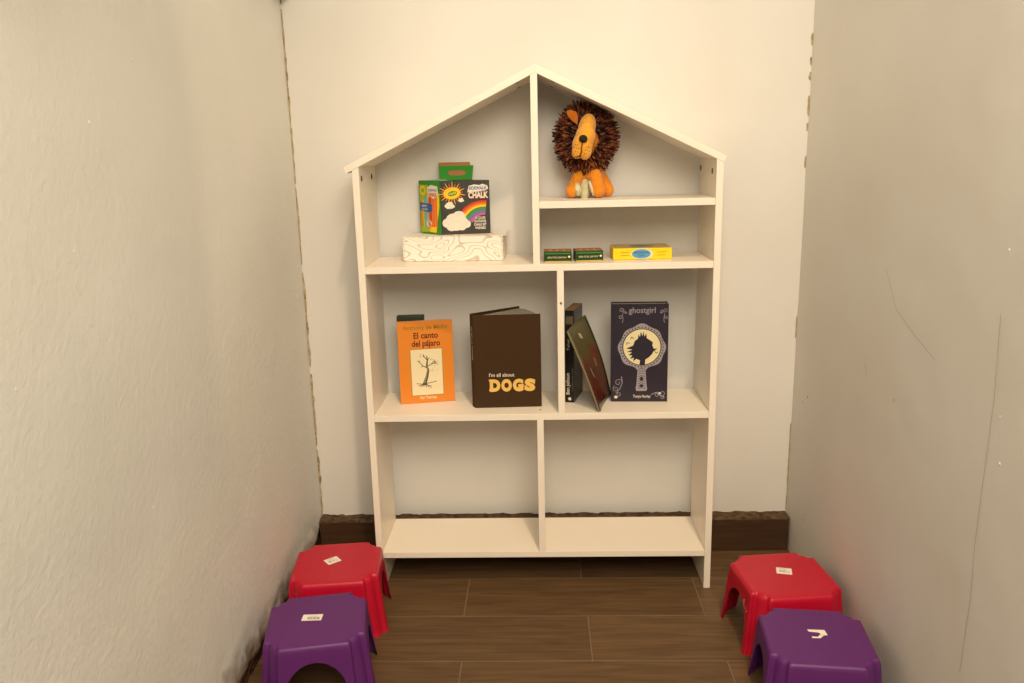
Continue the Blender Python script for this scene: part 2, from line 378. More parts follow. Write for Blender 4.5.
# ---------------------------------------------------------------- stools
SH = .145
def stool(label, loc, rz, m, kind):
    o = empty('step_stool', (loc[0], loc[1], 0), rz, label, 'stool', 'small plastic stools in front of the bookcase')
    def outline(u, a):
        k = int(u) % 4; t = (u - int(u)) * 2 - 1; t0 = t
        t = math.copysign(abs(t) ** .8, t) if t else 0.0
        w = a * .70; bq = a - .012; rr = .024; c = bq - rr; at = abs(t)
        sq = bq if at * bq <= c else (c * (1 + at) + math.sqrt(max(0, (c * (1 + at)) ** 2 - (1 + at * at) * (2 * c * c - rr * rr)))) / (1 + at * at)
        def smin(p, q, r): h = max(0, min(1, .5 + .5 * (q - p) / r)); return q + (p - q) * h - r * h * (1 - h)
        pl = smin(a, w / max(at, .05), .004)
        d = -smin(-pl, -sq, .004) - .001
        x, y = t * d, -d; w = t * a
        for _ in range(k): x, y = -y, x
        return x, y, w
    NU = 4 * 56
    def half(z):
        tt = z / SH; return .103 + .014 * (1 - tt) + .002 * max(0, 1 - z / .02) ** 2
    zl = .122
    us = [i / 56 for i in range(NU)]
    def arch(w):
        a = .066
        if abs(w) >= a: return 0
        return .046 + math.sqrt(max(0, a * a - w * w)) * .97 if abs(w) < a - 1e-6 else 0
    # seat: ribbed skirt edge, rounded rim, flat top
    mb = MB(); bm = mb.bm; mb.mi(m)
    prof = [(zl, half(zl)), (SH - .012, half(SH - .012)), (SH - .0050, .1025), (SH - .0018, .1005), (SH - .0003, .0980), (SH, .0950), (SH - .0006, .080), (SH - .0006, .05), (SH - .0006, .02)]
    rings = []
    for z, a in prof:
        b_ = max(a, .094); k_ = a / b_
        rings.append([bm.verts.new((outline(u, b_)[0] * k_, outline(u, b_)[1] * k_, z)) for u in us])
    for a, b in zip(rings, rings[1:]):
        for i in range(NU):
            f = bm.faces.new((a[i], a[(i + 1) % NU], b[(i + 1) % NU], b[i])); f.smooth = True
    f = bm.faces.new(rings[-1]); f.smooth = True
    for e_ in bm.edges:
        if e_.is_boundary: e_.smooth = False
    seat = mb.build('seat', o)
    sd = seat.modifiers.new('shell', 'SOLIDIFY'); sd.thickness = .0028; sd.offset = -1
    # four legs, each a corner of the skirt between two arches
    for k in range(4):
        mb = MB(); bm = mb.bm; mb.mi(m); cols = []
        for i in range(57):
            u = (k + .5 + i / 56) % 4
            w = outline(u, half(0))[2]; zb = arch(w)
            if i in (0, 56): pass
            col = []
            for j in range(15):
                z = zb + (zl - zb) * (j / 14) ** (1.0)
                x, y, _ = outline(u, half(z)); col.append(bm.verts.new((x, y, z)))
            cols.append(col)
        for a, b in zip(cols, cols[1:]):
            for j in range(14):
                f = bm.faces.new((a[j], b[j], b[j + 1], a[j + 1])); f.smooth = True
        for e_ in bm.edges:
            if e_.is_boundary: e_.smooth = False
        lg = mb.build('leg', o); sd = lg.modifiers.new('shell', 'SOLIDIFY'); sd.thickness = .0028; sd.offset = -1
    return o
def sticker(o, u, v, rz, kind, w=.034, h=.029):
    mb = MB(); c, s_ = math.cos(math.radians(rz)), math.sin(math.radians(rz))
    F_ = Face(mb, (u, v, SH - .0003), (c, s_, 0), (-s_, c, 0))
    if kind == 'torn':
        F_.poly([(-.018, .014), (.016, .014), (.018, -.004), (.010, -.006), (.002, .004), (-.016, .006)], sticker_m, 1)
        F_.poly([(.006, .000), (.011, -.005), (.001, -.016), (-.015, -.016), (-.014, -.010), (-.003, -.011)], sticker_m, 1)
    else:
        F_.rect(-w / 2, -h / 2, w / 2, h / 2, sticker_m, 1)
        if kind == 'bars':
            x = -w * .22
            while x < w * .38:
                b = random.choice((.0006, .0011)); F_.rect(x, -h * .32, x + b, h * .05, ink, 2); x += b + random.choice((.0007, .0012))
            F_.text('0 25000 84', 0, h * .14, .0042, grey_ink, 2)
        else:
            for i in range(4):
                for j in range(3):
                    if random.random() < .7: F_.rect(-w * .30 + i * .0035, -h * .2 + j * .003, -w * .30 + i * .0035 + .0026, -h * .2 + j * .003 + .0022, grey_ink, 2)
            F_.line([(w * .14, -h * .2), (w * .36, -h * .2)], .0012, grey_ink, 2); F_.line([(w * .14, h * .02), (w * .36, h * .02)], .0012, grey_ink, 2)
            F_.line([(-w * .3, h * .32), (w * .2, h * .32)], .0012, grey_ink, 2)
    mb.build('price_sticker' if kind != 'torn' else 'torn_sticker', o)
st = stool('red plastic stool nearer the left wall, behind the left purple stool', (-.494, -.368), 7, red_pl, 0); sticker(st, -.012, .010, 33, 'code')
st = stool('purple plastic stool at the left wall with a rectangular barcode sticker', (-.478, -.616), 11, purple_pl, 0); sticker(st, -.010, .008, -8, 'bars', .042, .024)
st = stool('red plastic stool by the right wall, behind the right purple stool', (.549, -.438), 6, red_pl, 0); sticker(st, .006, .014, -18, 'code')
mb = MB(); F_ = Face(mb, (-.1085, .075, .105), (0, -1, 0), (0.08, 0, 1)); chip = mat('white_scuff', s('e8d8d0'), .6)
for pts in ([(.118, .006), (.123, .012), (.121, .001), (.126, -.004)], [(.132, -.006), (.135, -.001)], [(.140, -.010), (.142, -.004), (.144, -.008)]): F_.line(pts, .0018, chip)
mb.build('scuff_mark', st)
st = stool('purple plastic stool at the right wall with a torn white sticker', (.543, -.684), -6, purple_pl, 0); sticker(st, .004, .008, 2, 'torn')

# ---------------------------------------------------------------- books
paper = mat('page_paper', s('cfc4ae'), .8, .2, None, (200, s('b8ab94'), .5))
def leaf(mb, x0, x1, y0, y1, h, m=paper): mb.box((x0, y0, .003), (x1, y1, h - .003), m)
Z1, Z2, Z3 = Z['z1'], Z['z2'], Z['z3']
EP = .0006

# orange paperback
orange = mat('orange_cover', s('e2872c'), .4, .4); cream = mat('cream_print', s('ecdcb4'), .5); olive = mat('olive_print', s('8d7a20'), .5); maroon = mat('maroon_print', s('5a1c18'), .5)
ob = empty('paperback_book', (-.357, -.150, Z1 + EP), 11, 'orange paperback with a framed drawing of a bare tree on its cover', 'book')
W_, H_ = .139, .214
mb = MB(); mb.box((0, 0, 0), (W_, .0008, H_), orange, .0002, seg=1)
f = Face(mb, (0, 0, 0), (1, 0, 0), (0, 0, 1))
f.text('Anthony de Mello', W_ / 2, .193, .016, olive, 1, bold=.01, width=.112)
f.text('El canto', W_ / 2 + .001, .170, .022, maroon, 1, bold=.022, width=.062)
f.text('del pájaro', W_ / 2 + .001, .1495, .022, maroon, 1, bold=.022, width=.072)
f.rect(.029, .0195, .111, .1425, olive, 1); f.rect(.0302, .0207, .1098, .1413, cream, 2)
dk = mat('drawing_ink', s('4a4038'), .7); pk = mat('pink_ink', s('a8685c'), .7)
tr = [(.062, .048), (.066, .060), (.070, .072), (.073, .086), (.070, .098), (.072, .112), (.071, .124)]
f.line(tr, .0095, dk, 3, .002)
for i in range(9):
    t_ = i / 9; x_, y_ = .064 + .010 * t_, .052 + .045 * t_
    f.line([(x_ - .003, y_), (x_ + .002, y_ + .005)], .0008, cream, 4)
for pts in ([(.071, .092), (.060, .098), (.052, .108), (.046, .112)], [(.052, .108), (.050, .114)], [(.072, .096), (.082, .102), (.088, .110)], [(.082, .102), (.092, .104), (.098, .100)], [(.071, .114), (.064, .122), (.060, .124)], [(.072, .112), (.078, .120)], [(.064, .122), (.062, .129)], [(.060, .098), (.056, .094)]):
    f.line(pts, .0022, dk, 3, .0009)
for i in range(26):
    a_ = random.uniform(0, 6.28); r_ = random.uniform(0, 1); f.ell(.090 + .012 * r_ * math.cos(a_), .106 + .013 * r_ * math.sin(a_), .0011, .0007, dk, 3, 6)
for i in range(10): f.ell(random.uniform(.053, .066), random.uniform(.120, .129), .0009, .0006, dk, 3, 6)
for i in range(5): f.ell(random.uniform(.08, .1), random.uniform(.083, .09), .0012, .0006, dk, 3, 6)
f.line([(.042, .052), (.056, .050), (.075, .052), (.094, .056)], .0016, dk, 3); f.line([(.046, .046), (.060, .049), (.080, .044)], .0012, dk, 3)
for x_ in (.050, .056, .060, .067, .074, .080): f.line([(.064, .052), (x_, .037 + random.uniform(0, .006))], .0014, random.choice((dk, pk)), 3)
f.text('Sal Terrae', W_ / 2 + .001, .0105, .0105, cream, 1, bold=.02, width=.042)
mb.build('front_cover', ob)
mb = MB(); mb.box((0, .0009, 0), (.0008, .0120, H_), orange, .0002, seg=1); mb.build('spine', ob)
mb = MB(); mb.box((.0009, .0010, .0006), (W_ - .001, .0110, H_ - .0008), paper); mb.build('page_block', ob)
mb = MB(); mb.box((.0009, .0112, 0), (W_, .0120, H_), orange, .0002, seg=1); mb.build('back_cover', ob)

# dark book behind it
dkgreen = mat('dark_green_cover', s('2c3626'), .45); 
ob = empty('dark_green_book', (-.361, -.128, Z1 + EP), 3, 'dark green book mostly hidden behind the orange paperback', 'book')
mb = MB(); mb.box((0, 0, 0), (.068, .0012, .224), dkgreen, .0004); mb.build('front_cover', ob)
mb = MB(); mb.box((0, .0013, 0), (.0012, .0267, .224), dkgreen, .0003); mb.build('spine', ob)
mb = MB(); mb.box((.0013, .0014, .002), (.066, .0266, .2235), mat('grey_green_pages', s('54604a'), .7, .3, None, (60, s('2e3828'), .8))); mb.build('page_block', ob)
mb = MB(); mb.box((0, .0268, 0), (.068, .028, .224), dkgreen, .0004); mb.build('back_cover', ob)

# brown book standing open
brown = mat('brown_cloth_cover', s('402a10'), .75, .25, (700, .4, .0006), (300, s('36220e'), .7)); gold = mat('gold_print', s('e8bc62'), .5); whitep = mat('white_print', s('e4d8c4'), .5)
ob = empty('picture_book', (-.163, -.190, Z1 + EP), 2.2, 'dark brown hardcover about dogs standing slightly open, gold capitals on cover', 'book')
W_, H_ = .167, .237
mb = MB(); mb.box((0, 0, 0), (W_, .003, H_), brown, .0009)
f = Face(mb, (0, 0, 0), (1, 0, 0), (0, 0, 1))
f.text("I'm all about", .036, .0800, .0130, whitep, 1, 'LEFT', .012, width=.063)
# slab capitals D O G S
def slab(f, txt, u, v, h, w, m, k=1):
    x = u
    for ch in txt:
        f.text(ch, x + w / 2, v, h * 1.36, m, k, 'CENTER', .075, width=w * .98)
        if ch == 'D':
            f.rect(x - .001, v - .0006, x + w * .45, v + .0045, m, k + 1); f.rect(x - .001, v + h - .0045, x + w * .45, v + h + .0006, m, k + 1)
        if ch == 'G': f.rect(x + w * .5, v + h * .34, x + w * 1.02, v + h * .34 + .005, m, k + 1)
        if ch == 'S': f.rect(x + w * .80, v + h * .62, x + w * .98, v + h * .95, m, k + 1); f.rect(x, v + h * .03, x + w * .18, v + h * .38, m, k + 1)
        x += w * 1.07
slab(f, 'DOGS', .037, .0440, .0285, .0272, gold)
mb.build('front_cover', ob)
mb = MB(); mb.prism([(-.001, .002), (.0015, .0005), (.0005, .003), (-.0045, .020), (-.0075, .021), (-.0075, .018)], 0, H_, 'z', brown, 0)
f = Face(mb, (-.0074, .0195, 0), (.0062, -.0175, 0), (0, 0, 1))
f.text('all about DOGS', .0115, .165, .0085, whitep, 2, 'CENTER', .01, width=.085, rot=-math.pi / 2)
mb.build('spine', ob)
bx, by = .118, .110   # back cover's outer end
d = Vector((bx + .006, by - .021, 0)).normalized(); nn = Vector((-d.y, d.x, 0))
mb = MB(); o0 = Vector((-.006, .021, 0)); L_ = .152
q = [o0, o0 + d * L_, o0 + d * L_ + nn * .003, o0 + nn * .003]
mb.prism([(p.x, p.y) for p in q], 0, H_, 'z', brown, .0007); mb.build('back_cover', ob)
mb = MB(); q = [Vector((.003, .0035)), Vector((.150, .0035)), Vector((.160, .012)), Vector((.150, .045)), Vector((.132, .086)), Vector((.1135, .1015))]
mb.prism([(p.x, p.y) for p in q], .004, H_ - .004, 'z', mat('light_grey_pages', s('a8a294'), .8, .2, None, (150, s('8c8678'), .6))); mb.build('page_block', ob)

# black book with its spine to the front
black = mat('black_cover', s('14110f'), .35, .5); 
ob = empty('black_book', (.0645, -.1500, Z1 + EP), -14, 'black book with white lettering on its spine, upright beside the shelf divider', 'book')
D_, H_ = .110, .238
mb = MB(); mb.box((0, 0, 0), (.0225, .0012, H_), black, .0004)
f = Face(mb, (0, 0, 0), (1, 0, 0), (0, 0, 1))
f.text('Ben Jelloun', .0105, .020, .0135, whitep, 1, 'LEFT', .015, width=.056, rot=math.pi / 2)
f.text('Tahar', .0115, .135, .010, whitep, 1, 'LEFT', .01, width=.030, rot=math.pi / 2); f.text('L\'enfant de sable', .0205, .030, .0062, grey_ink, 1, 'LEFT', 0, width=.060, rot=math.pi / 2)
f.ell(.011, .0095, .0042, .0042, whitep, 1); f.rect(.0022, .203, .0205, .2235, mat('spine_band', s('5a4c3a'), .5), 1); mb.build('spine', ob)
mb = MB(); mb.box((0, .0013, 0), (.0010, D_, H_), black); mb.build('cover', ob)
mb = MB(); mb.box((.0215, .0013, 0), (.0225, D_, H_), black); mb.build('cover', ob)
mb = MB(); mb.box((.0011, .0013, .001), (.0214, D_ - .001, H_ - .001), mat('tan_pages', s('9a7850'), .8, .2)); mb.build('page_block', ob)

# leaning paperback with curling cover
def lean_book():
    ob = empty('leaning_paperback', (.145, -.234, Z1 + EP), 0, 'thin glossy olive and dark red paperback leaning on the black book', 'book')
    m = bpy.data.materials.new('olive_red_cover'); m.use_nodes = True; nt = m.node_tree; b = nt.nodes['Principled BSDF']
    N, L = nt.nodes.new, nt.links.new
    tc = N('ShaderNodeTexCoord'); sp = N('ShaderNodeSeparateXYZ'); L(tc.outputs['Object'], sp.inputs[0])
    nz = N('ShaderNodeTexNoise'); nz.inputs['Scale'].default_value = 16; nz.inputs['Detail'].default_value = 3; L(tc.outputs['Object'], nz.inputs['Vector'])
    ma = N('ShaderNodeMath'); ma.operation = 'MULTIPLY_ADD'; ma.inputs[1].default_value = .12; L(nz.outputs['Fac'], ma.inputs[0]); L(sp.outputs['Z'], ma.inputs[2])
    r = N('ShaderNodeValToRGB'); mr = N('ShaderNodeMapRange'); mr.inputs['From Min'].default_value = .04; mr.inputs['From Max'].default_value = .29
    L(ma.outputs[0], mr.inputs['Value']); L(mr.outputs[0], r.inputs['Fac'])
    e_ = r.color_ramp.elements; e_[0].position = .05; e_[0].color = (*s('3a130f'), 1); e_[1].position = .95; e_[1].color = (*s('5c5630'), 1)
    for p_, c_ in ((.3, '5e261e'), (.45, '523a24'), (.55, '66301f'), (.68, '56502c')): q = e_.new(p_); q.color = (*s(c_), 1)
    L(r.outputs['Color'], b.inputs['Base Color']); b.inputs['Roughness'].default_value = .22; b.inputs['Specular IOR Level'].default_value = .6
    def pt(a, t, o):     # a along the bottom edge 0..1 (front to back), t up, o outwards (right)
        base = Vector((0, 0, 0)).lerp(Vector((.034, .140, 0)), a)
        top = Vector((-.076, 0, .203)).lerp(Vector((-.030, .135, .214)), a)
        p = base.lerp(top, t)
        n = Vector((.93, -.18, .34)).normalized()
        return p + n * (o + 007e-3 * math.sin(math.pi * t) * (.35 + .65 * a) - .004 * math.sin(math.pi * a)) + Vector((.003 * (1 - t) * a * a, 0, 0))
    def sheet(name, o0, o1, mm, a0=0, a1=1, t0=0, t1=1):
        mb = MB(); bm = mb.bm; k = mb.mi(mm); na, nt_ = 14, 24
        g = [[[bm.verts.new(pt(a0 + (a1 - a0) * i / na, t0 + (t1 - t0) * j / nt_, o)) for j in range(nt_ + 1)] for i in range(na + 1)] for o in (o0, o1)]
        for l in (0, 1):
            for i in range(na):
                for j in range(nt_):
                    f = bm.faces.new((g[l][i][j], g[l][i + 1][j], g[l][i + 1][j + 1], g[l][i][j + 1])); f.smooth = True
        bd = [(i, 0) for i in range(na)] + [(na, j) for j in range(nt_)] + [(i, nt_) for i in range(na, 0, -1)] + [(0, j) for j in range(nt_, 0, -1)]
        for q0, q1 in zip(bd, bd[1:] + bd[:1]): bm.faces.new((g[0][q0[0]][q0[1]], g[0][q1[0]][q1[1]], g[1][q1[0]][q1[1]], g[1][q0[0]][q0[1]]))
        bmesh.ops.recalc_face_normals(bm, faces=bm.faces)
        if name == 'front_cover':      # pale diamond and highlights of the print
            def pr(pts, m2):
                f = bm.faces.new([bm.verts.new(pt(a, t, o1 + .0003)) for a, t in pts]); f.material_index = mb.mi(m2)
            pr([(.42, .83), (.55, .80), (.52, .87), (.40, .90)], mat('pale_olive_print', s('b4aa78'), .4))
            pr([(.36, .37), (.42, .33), (.36, .46), (.32, .50)], mat('pale_pink_print', s('b89880'), .35))
            pr([(.62, .45), (.70, .42), (.74, .50), (.66, .56)], mat('brown_red_print', s('8c5a3c'), .4))
        return mb.build(name, ob)
    sheet('front_cover', .0016, .0024, m); sheet('page_block', -.0030, .0015, mat('aged_page_paper', s('8f8262'), .8), .012, .985, .01, .99); sheet('back_cover', -.0038, -.0031, m)
    mb = MB(); pts = [pt(1.0, t / 16, .0008) for t in range(17)]; mb.tube(pts, .0030, mat('dark_olive_spine', s('3c3a24'), .4), 8); mb.build('spine', ob)
lean_book()

# ghostgirl
navy = mat('dark_purple_cover', s('2a2230'), .45, .4); silver = mat('silver_print', s('9a9398'), .45); moon = mat('pale_yellow_print', s('e6d8a8'), .5); navy2 = mat('purple_print', s('3c2c50'), .5)
ob = empty('hardcover_book', (.180, -.150, Z1 + EP), -2.5, 'dark hardcover with a silver hand mirror around a black silhouette', 'book')
W_, H_ = .141, .252
mb = MB(); mb.box((0, 0, 0), (W_, .003, H_), navy, .0009)
f = Face(mb, (0, 0, 0), (1, 0, 0), (0, 0, 1))
f.text('ghostgirl', W_ / 2 + .006, .2290, .0205, silver, 1, bold=.015, width=.066)
mx, my = .076, .142
n = 72; ring = []
for i in range(n):
    a = 2 * math.pi * i / n; rr = 1 + .035 * math.cos(8 * a) + .05 * max(0, math.sin(a)) ** 12
    ring.append((mx + .058 * rr * math.cos(a) * (1 - .06 * math.sin(a)), my + .056 * rr * math.sin(a)))
f.poly(ring, silver, 1)
f.ell(mx, my, .0485, .0475, navy, 2, 48); f.ell(mx, my, .046, .0455, moon, 3, 48)
for i in range(40):
    a = 2 * math.pi * i / 40; f.ell(mx + .0525 * math.cos(a), my + .051 * math.sin(a), .0018, .0018, navy, 4, 8)
# spiky haired silhouette
sil = []
spikes = [(-.040, -.003), (-.022, .004), (-.018, .016), (-.010, .022), (-.009, .033), (-.005, .026), (-.003, .040), (.001, .028), (.004, .041), (.006, .027), (.011, .035), (.012, .023), (.020, .018), (.028, .012), (.026, .005), (.030, -.004), (.040, -.004), (.030, -.010), (.026, -.018), (.018, -.026), (.009, -.032), (.008, -.046), (-.006, -.046), (-.004, -.034), (-.014, -.030), (-.022, -.037), (-.020, -.027), (-.030, -.030), (-.024, -.021), (-.034, -.021), (-.025, -.013), (-.038, -.012), (-.024, -.006)]
f.poly([(mx + x * .98, my + y) for x, y in spikes], navy, 5)
f.line([(mx - .020, my + .022), (mx - .026, my + .026), (mx - .028, my + .020)], .0016, navy, 5); f.line([(mx - .030, my + .010), (mx - .037, my + .012), (mx - .038, my + .006)], .0016, navy, 5)
f.line([(mx + .030, my - .008), (mx + .036, my - .016), (mx + .040, my - .012)], .0014, navy, 5)
# handle
f.poly([(mx - .010, my - .058), (mx + .010, my - .058), (mx + .0125, .046), (mx + .0145, .034), (mx + .0125, .028), (mx - .0125, .028), (mx - .0145, .034), (mx - .0125, .046)], silver, 1)
f.poly([(mx - .022, my - .046), (mx, my - .072), (mx + .022, my - .046), (mx + .012, my - .052), (mx - .012, my - .052)], silver, 2)
for i in range(9):
    y_ = .034 + i * .0062; f.line([(mx - .009, y_), (mx, y_ + .004), (mx + .009, y_)], .0012, navy, 3)
f.ell(mx, .060, .004, .006, navy, 4, 12); f.ell(mx, .042, .005, .004, navy, 4, 12)
def curl(x, y, s0, a0, turns=1.2, w=.0014, mm=silver):
    pts = []
    for i in range(16):
        t = i / 15; r = s0 * (1 - t * .8); a = a0 + turns * 2 * math.pi * t * (1 if s0 > 0 else -1); pts.append((x + r * math.cos(a), y + abs(r) * math.sin(a)))
    f.line(pts, w, mm, 1)
for sx_ in (1, -1):
    cx_ = mx + .003 - sx_ * .052
    curl(cx_ - .002 * sx_, .236, .006 * sx_, 0); curl(cx_ + .006 * sx_, .232, .0045 * sx_, 2); curl(cx_ - .004 * sx_, .218, .005 * sx_, 1); f.line([(cx_, .228), (cx_ + .002 * sx_, .212), (cx_, .204)], .0012, silver)
    f.ell(cx_ + .009 * sx_, .2295, .0025, .002, silver, 2, 8)
for cx_, cy_, r_, a_ in ((.018, .050, .010, 0), (.012, .034, .008, 2), (.018, .020, .007, 4), (.128, .022, .009, 3), (.116, .018, .007, 1), (.130, .012, .006, 2)): curl(cx_, cy_, r_, a_)
f.line([(.026, .066), (.028, .050), (.022, .034), (.012, .022)], .0018, silver); f.line([(.100, .018), (.112, .024), (.122, .018), (.134, .010)], .0018, silver)
f.ell(.012, .012, .0045, .004, whitep, 2, 10); f.ell(.122, .022, .003, .003, whitep, 2, 10)
f.text('Tonya Hurley', mx + .001, .0105, .0105, whitep, 1, bold=.012, width=.044)
f.text('HOMECOMING', mx, .2135, .0055, navy2, 1, width=.036)
mb.build('front_cover', ob)
mb = MB(); mb.box((0, .0032, 0), (.0030, .0288, H_), navy, .0008); mb.build('spine', ob)
mb = MB(); mb.box((.0032, .0031, .003), (W_ - .004, .0289, H_ - .004), paper); mb.build('page_block', ob)
mb = MB(); mb.box((0, .029, 0), (W_, .032, H_), navy, .0009); mb.build('back_cover', ob)

# ---------------------------------------------------------------- white box and chalk box
swirl = marble_paper()
ob = empty('storage_box', (-.331, -.150, Z2 + EP), -2.2, 'low white cardboard box with grey swirl pattern lying under the chalk box', 'box')
mb = MB(); mb.box((.0025, 0, 0), (.244, .105, .0585), swirl, .001); mb.build('box_body', ob)
mb = MB(); mb.box((0, -.001, .0015), (.0022, .105, .057), swirl, .0006); mb.build('side_flap', ob); mb = MB(); mb.box((.2445, -.001, .0015), (.2467, .105, .057), swirl, .0006); mb.build('side_flap', ob)
mb = MB(); mb.prism([(0, .0588), (.244, .0588), (.256, .0615), (.256, .0630), (.244, .0604), (0, .0604)], .001, .106, 'y', swirl); mb.build('lid', ob)

cb_dark = mat('slate_print', s('33302a'), .45, .4, None, (200, s('45413a'), .6)); green = mat('green_print', s('2f8a28'), .4, .4); lime = mat('yellow_green_print', s('9db820'), .4)
yel = mat('yellow_print', s('f2c61c'), .4); ora = mat('orange_print', s('e8701c'), .4); redp = mat('red_print', s('cf4020'), .4); teal = mat('teal_print', s('3c8a78'), .4); blu = mat('blue_print', s('2c5a9a'), .4)
vio = mat('violet_print', s('94589c'), .4); card = mat('brown_cardboard', s('a87448'), .8, .2, (200, .3, .001)); sal = mat('salmon_print', s('e06a48'), .4); aqua = mat('aqua_print', s('74b4a4'), .4); grn2 = mat('mid_green_print', s('4a8c34'), .4)
ZB = Z2 + EP + .0606
ob = empty('chalk_box', (-.238, -.112, ZB + .0004), 0, 'black and green sidewalk chalk box with sun and rainbow on the white box', 'box')
A = Vector((-.060, .056)); B = Vector((0, 0)); Cc = Vector((.121, .018)); D = Vector((.064, .072)); HB = .131
mb = MB(); mb.prism([tuple(A), tuple(B), tuple(Cc), tuple(D)], 0, HB, 'z', cb_dark, .0012)
mb.box((.020, .030, HB - .001), (.030, .031, HB - .0005), cb_dark)
w1 = (Cc - B).length
f = Face(mb, (0, 0, 0), (Cc.x, Cc.y, 0), (0, 0, 1))
f.O = f.O + f.U * .0005
sx0, sy0 = .028, .101
for i in range(22):
    a = 2 * math.pi * i / 22 + .1; r0, r1 = .021, (.033 if i % 2 else .028)
    f.line([(sx0 + r0 * math.cos(a), sy0 + r0 * .75 * math.sin(a)), (sx0 + r1 * math.cos(a), sy0 + r1 * .85 * math.sin(a))], .0022, yel if i % 2 else ora, 1, .001)
f.ell(sx0, sy0, .022, .0155, ora, 2, rot=.12); f.ell(sx0, sy0, .0205, .014, yel, 3, rot=.12)
f.ell(sx0 + .001, sy0 - .001, .0125, .006, grn2, 4, rot=.2); f.text('Crayola', sx0, sy0 - .003, .0085, yel, 5, bold=.02, width=.023, rot=.2)
cols = [redp, ora, yel, grn2, teal, vio, mat('pink_print', s('b86a9a'), .4)]
cx_, cy_ = .106, .020
for i, cmat in enumerate(cols):
    r0 = .063 - i * .0052; r1 = r0 - .0053; pts = []
    for j in range(17):
        a = math.radians(163 - j * (163 - 84) / 16); pts.append((cx_ + r0 * math.cos(a) * 1.1, cy_ + r0 * math.sin(a) * .98))
    for j in range(16, -1, -1):
        a = math.radians(163 - j * (163 - 84) / 16); pts.append((cx_ + r1 * math.cos(a) * 1.1, cy_ + r1 * math.sin(a) * .98))
    f.poly([(min(u, w1 - .003), v) for u, v in pts], cmat, 2)
wp = mat('chalk_white_print', s('ece4d4'), .6, .2, None, (300, s('cfc4b0'), .7))
def cloud(x, y, s_, k=3):
    for dx, dy, r in ((-.9, 0, .55), (-.35, .35, .7), (.3, .55, .75), (.55, .05, .7), (1.1, -.15, .45), (0, -.1, .8), (-.5, -.35, .55), (.6, -.35, .5)): f.ell(x + dx * s_, y + dy * s_, r * s_, r * s_ * .92, wp, k, 18); k += .12
cloud(.036, .028, .0235); cloud(.021, .070, .0085, 2); cloud(.050, .083, .005, 2)
f.poly([(.066, .102), (.070, .118), (.084, .121), (.096, .119), (.104, .122), (.116, .118), (.118, .110), (.112, .106), (.090, .103)], wp, 2)
f.text('SIDEWALK', .092, .1085, .0105, blu, 3, bold=.03, width=.044)
f.text('CHALK', .092, .088, .0205, redp, 3, bold=.07, width=.051); f.text('CHALK', .092, .0885, .0200, wp, 4, bold=.045, width=.049)
for i, (tx, ww) in enumerate((('24 COLORS', .026), ('OUTDOOR', .030), ('CHALK SET', .031), ('WASHABLE', .026))): f.text(tx, .096, .036 - i * .0082, .0085, wp, 2, bold=.03, width=ww)
mb.build('box_body', ob)
mb = MB(); n2 = Vector((-(B - A).y, (B - A).x)).normalized(); n2 = -n2 if n2.dot(Vector((-1, -1))) < 0 else n2
# bulging side with pictured chalk sticks
w2 = (B - A).length
q0 = A + n2 * .0006; q1 = B + n2 * .0006
mid = (A + B) / 2 + n2 * .004
mb.prism([tuple(q0), tuple(mid), tuple(q1)], .0005, HB + .001, 'z', green)
f = Face(mb, (q0.x, q0.y, 0), (B.x - A.x, B.y - A.y, 0), (0, 0, 1), bend=lambda u, v: .004 * (1 - abs(u - w2 / 2) / (w2 / 2)) if 0 <= u <= w2 else 0)
f.poly([(.003, .0), (.008, .004), (w2 / 2, .006), (w2 / 2, .122), (.003, .122)], lime, 1)
f.poly([(w2 / 2, .006), (w2 - .018, .004), (w2 - .004, .070), (w2 - .004, .100), (w2 / 2, .100)], yel, 1)
for x0_, x1_, cm in ((.006, .015, ora), (.010, .020, yel), (.021, .034, aqua), (.034, .040, mat('pale_blue_print', s('9cb8b0'), .4)), (.0415, .052, redp), (.053, .062, sal), (.063, .070, ora)): f.rect(x0_, .018, x1_, .092 if x0_ > .02 else .084, cm, 2)
f.ell(.018, .108, .013, .012, yel, 3, 20); f.ell(.018, .108, .008, .006, lime, 4, 16); f.text('Crayola', .018, .106, .006, grn2, 5, width=.012)
f.poly([(.038, .090), (.038, .116), (.052, .122), (.074, .118), (.076, .098), (.060, .088)], wp, 3); f.text('SIDEWALK', .057, .106, .008, blu, 4, bold=.02, width=.030); f.text('CHALK', .057, .094, .012, redp, 4, bold=.04, width=.030)
f.poly([(.003, .058), (w2 / 2, .054), (w2 / 2, .076), (.003, .078)], blu, 3); f.poly([(w2 / 2, .054), (w2 / 2 + .012, .056), (w2 / 2 + .012, .074), (w2 / 2, .076)], blu, 3)
f.text('NEW!', .022, .067, .008, wp, 4, bold=.02, width=.022); f.text('COLORS', .022, .059, .007, wp, 4, bold=.02, width=.026)
f.ell(.040, .026, .010, .009, wp, 3, 16); f.text('24', .040, .012, .009, ora, 4, width=.014)
mb.build('side_panel', ob)
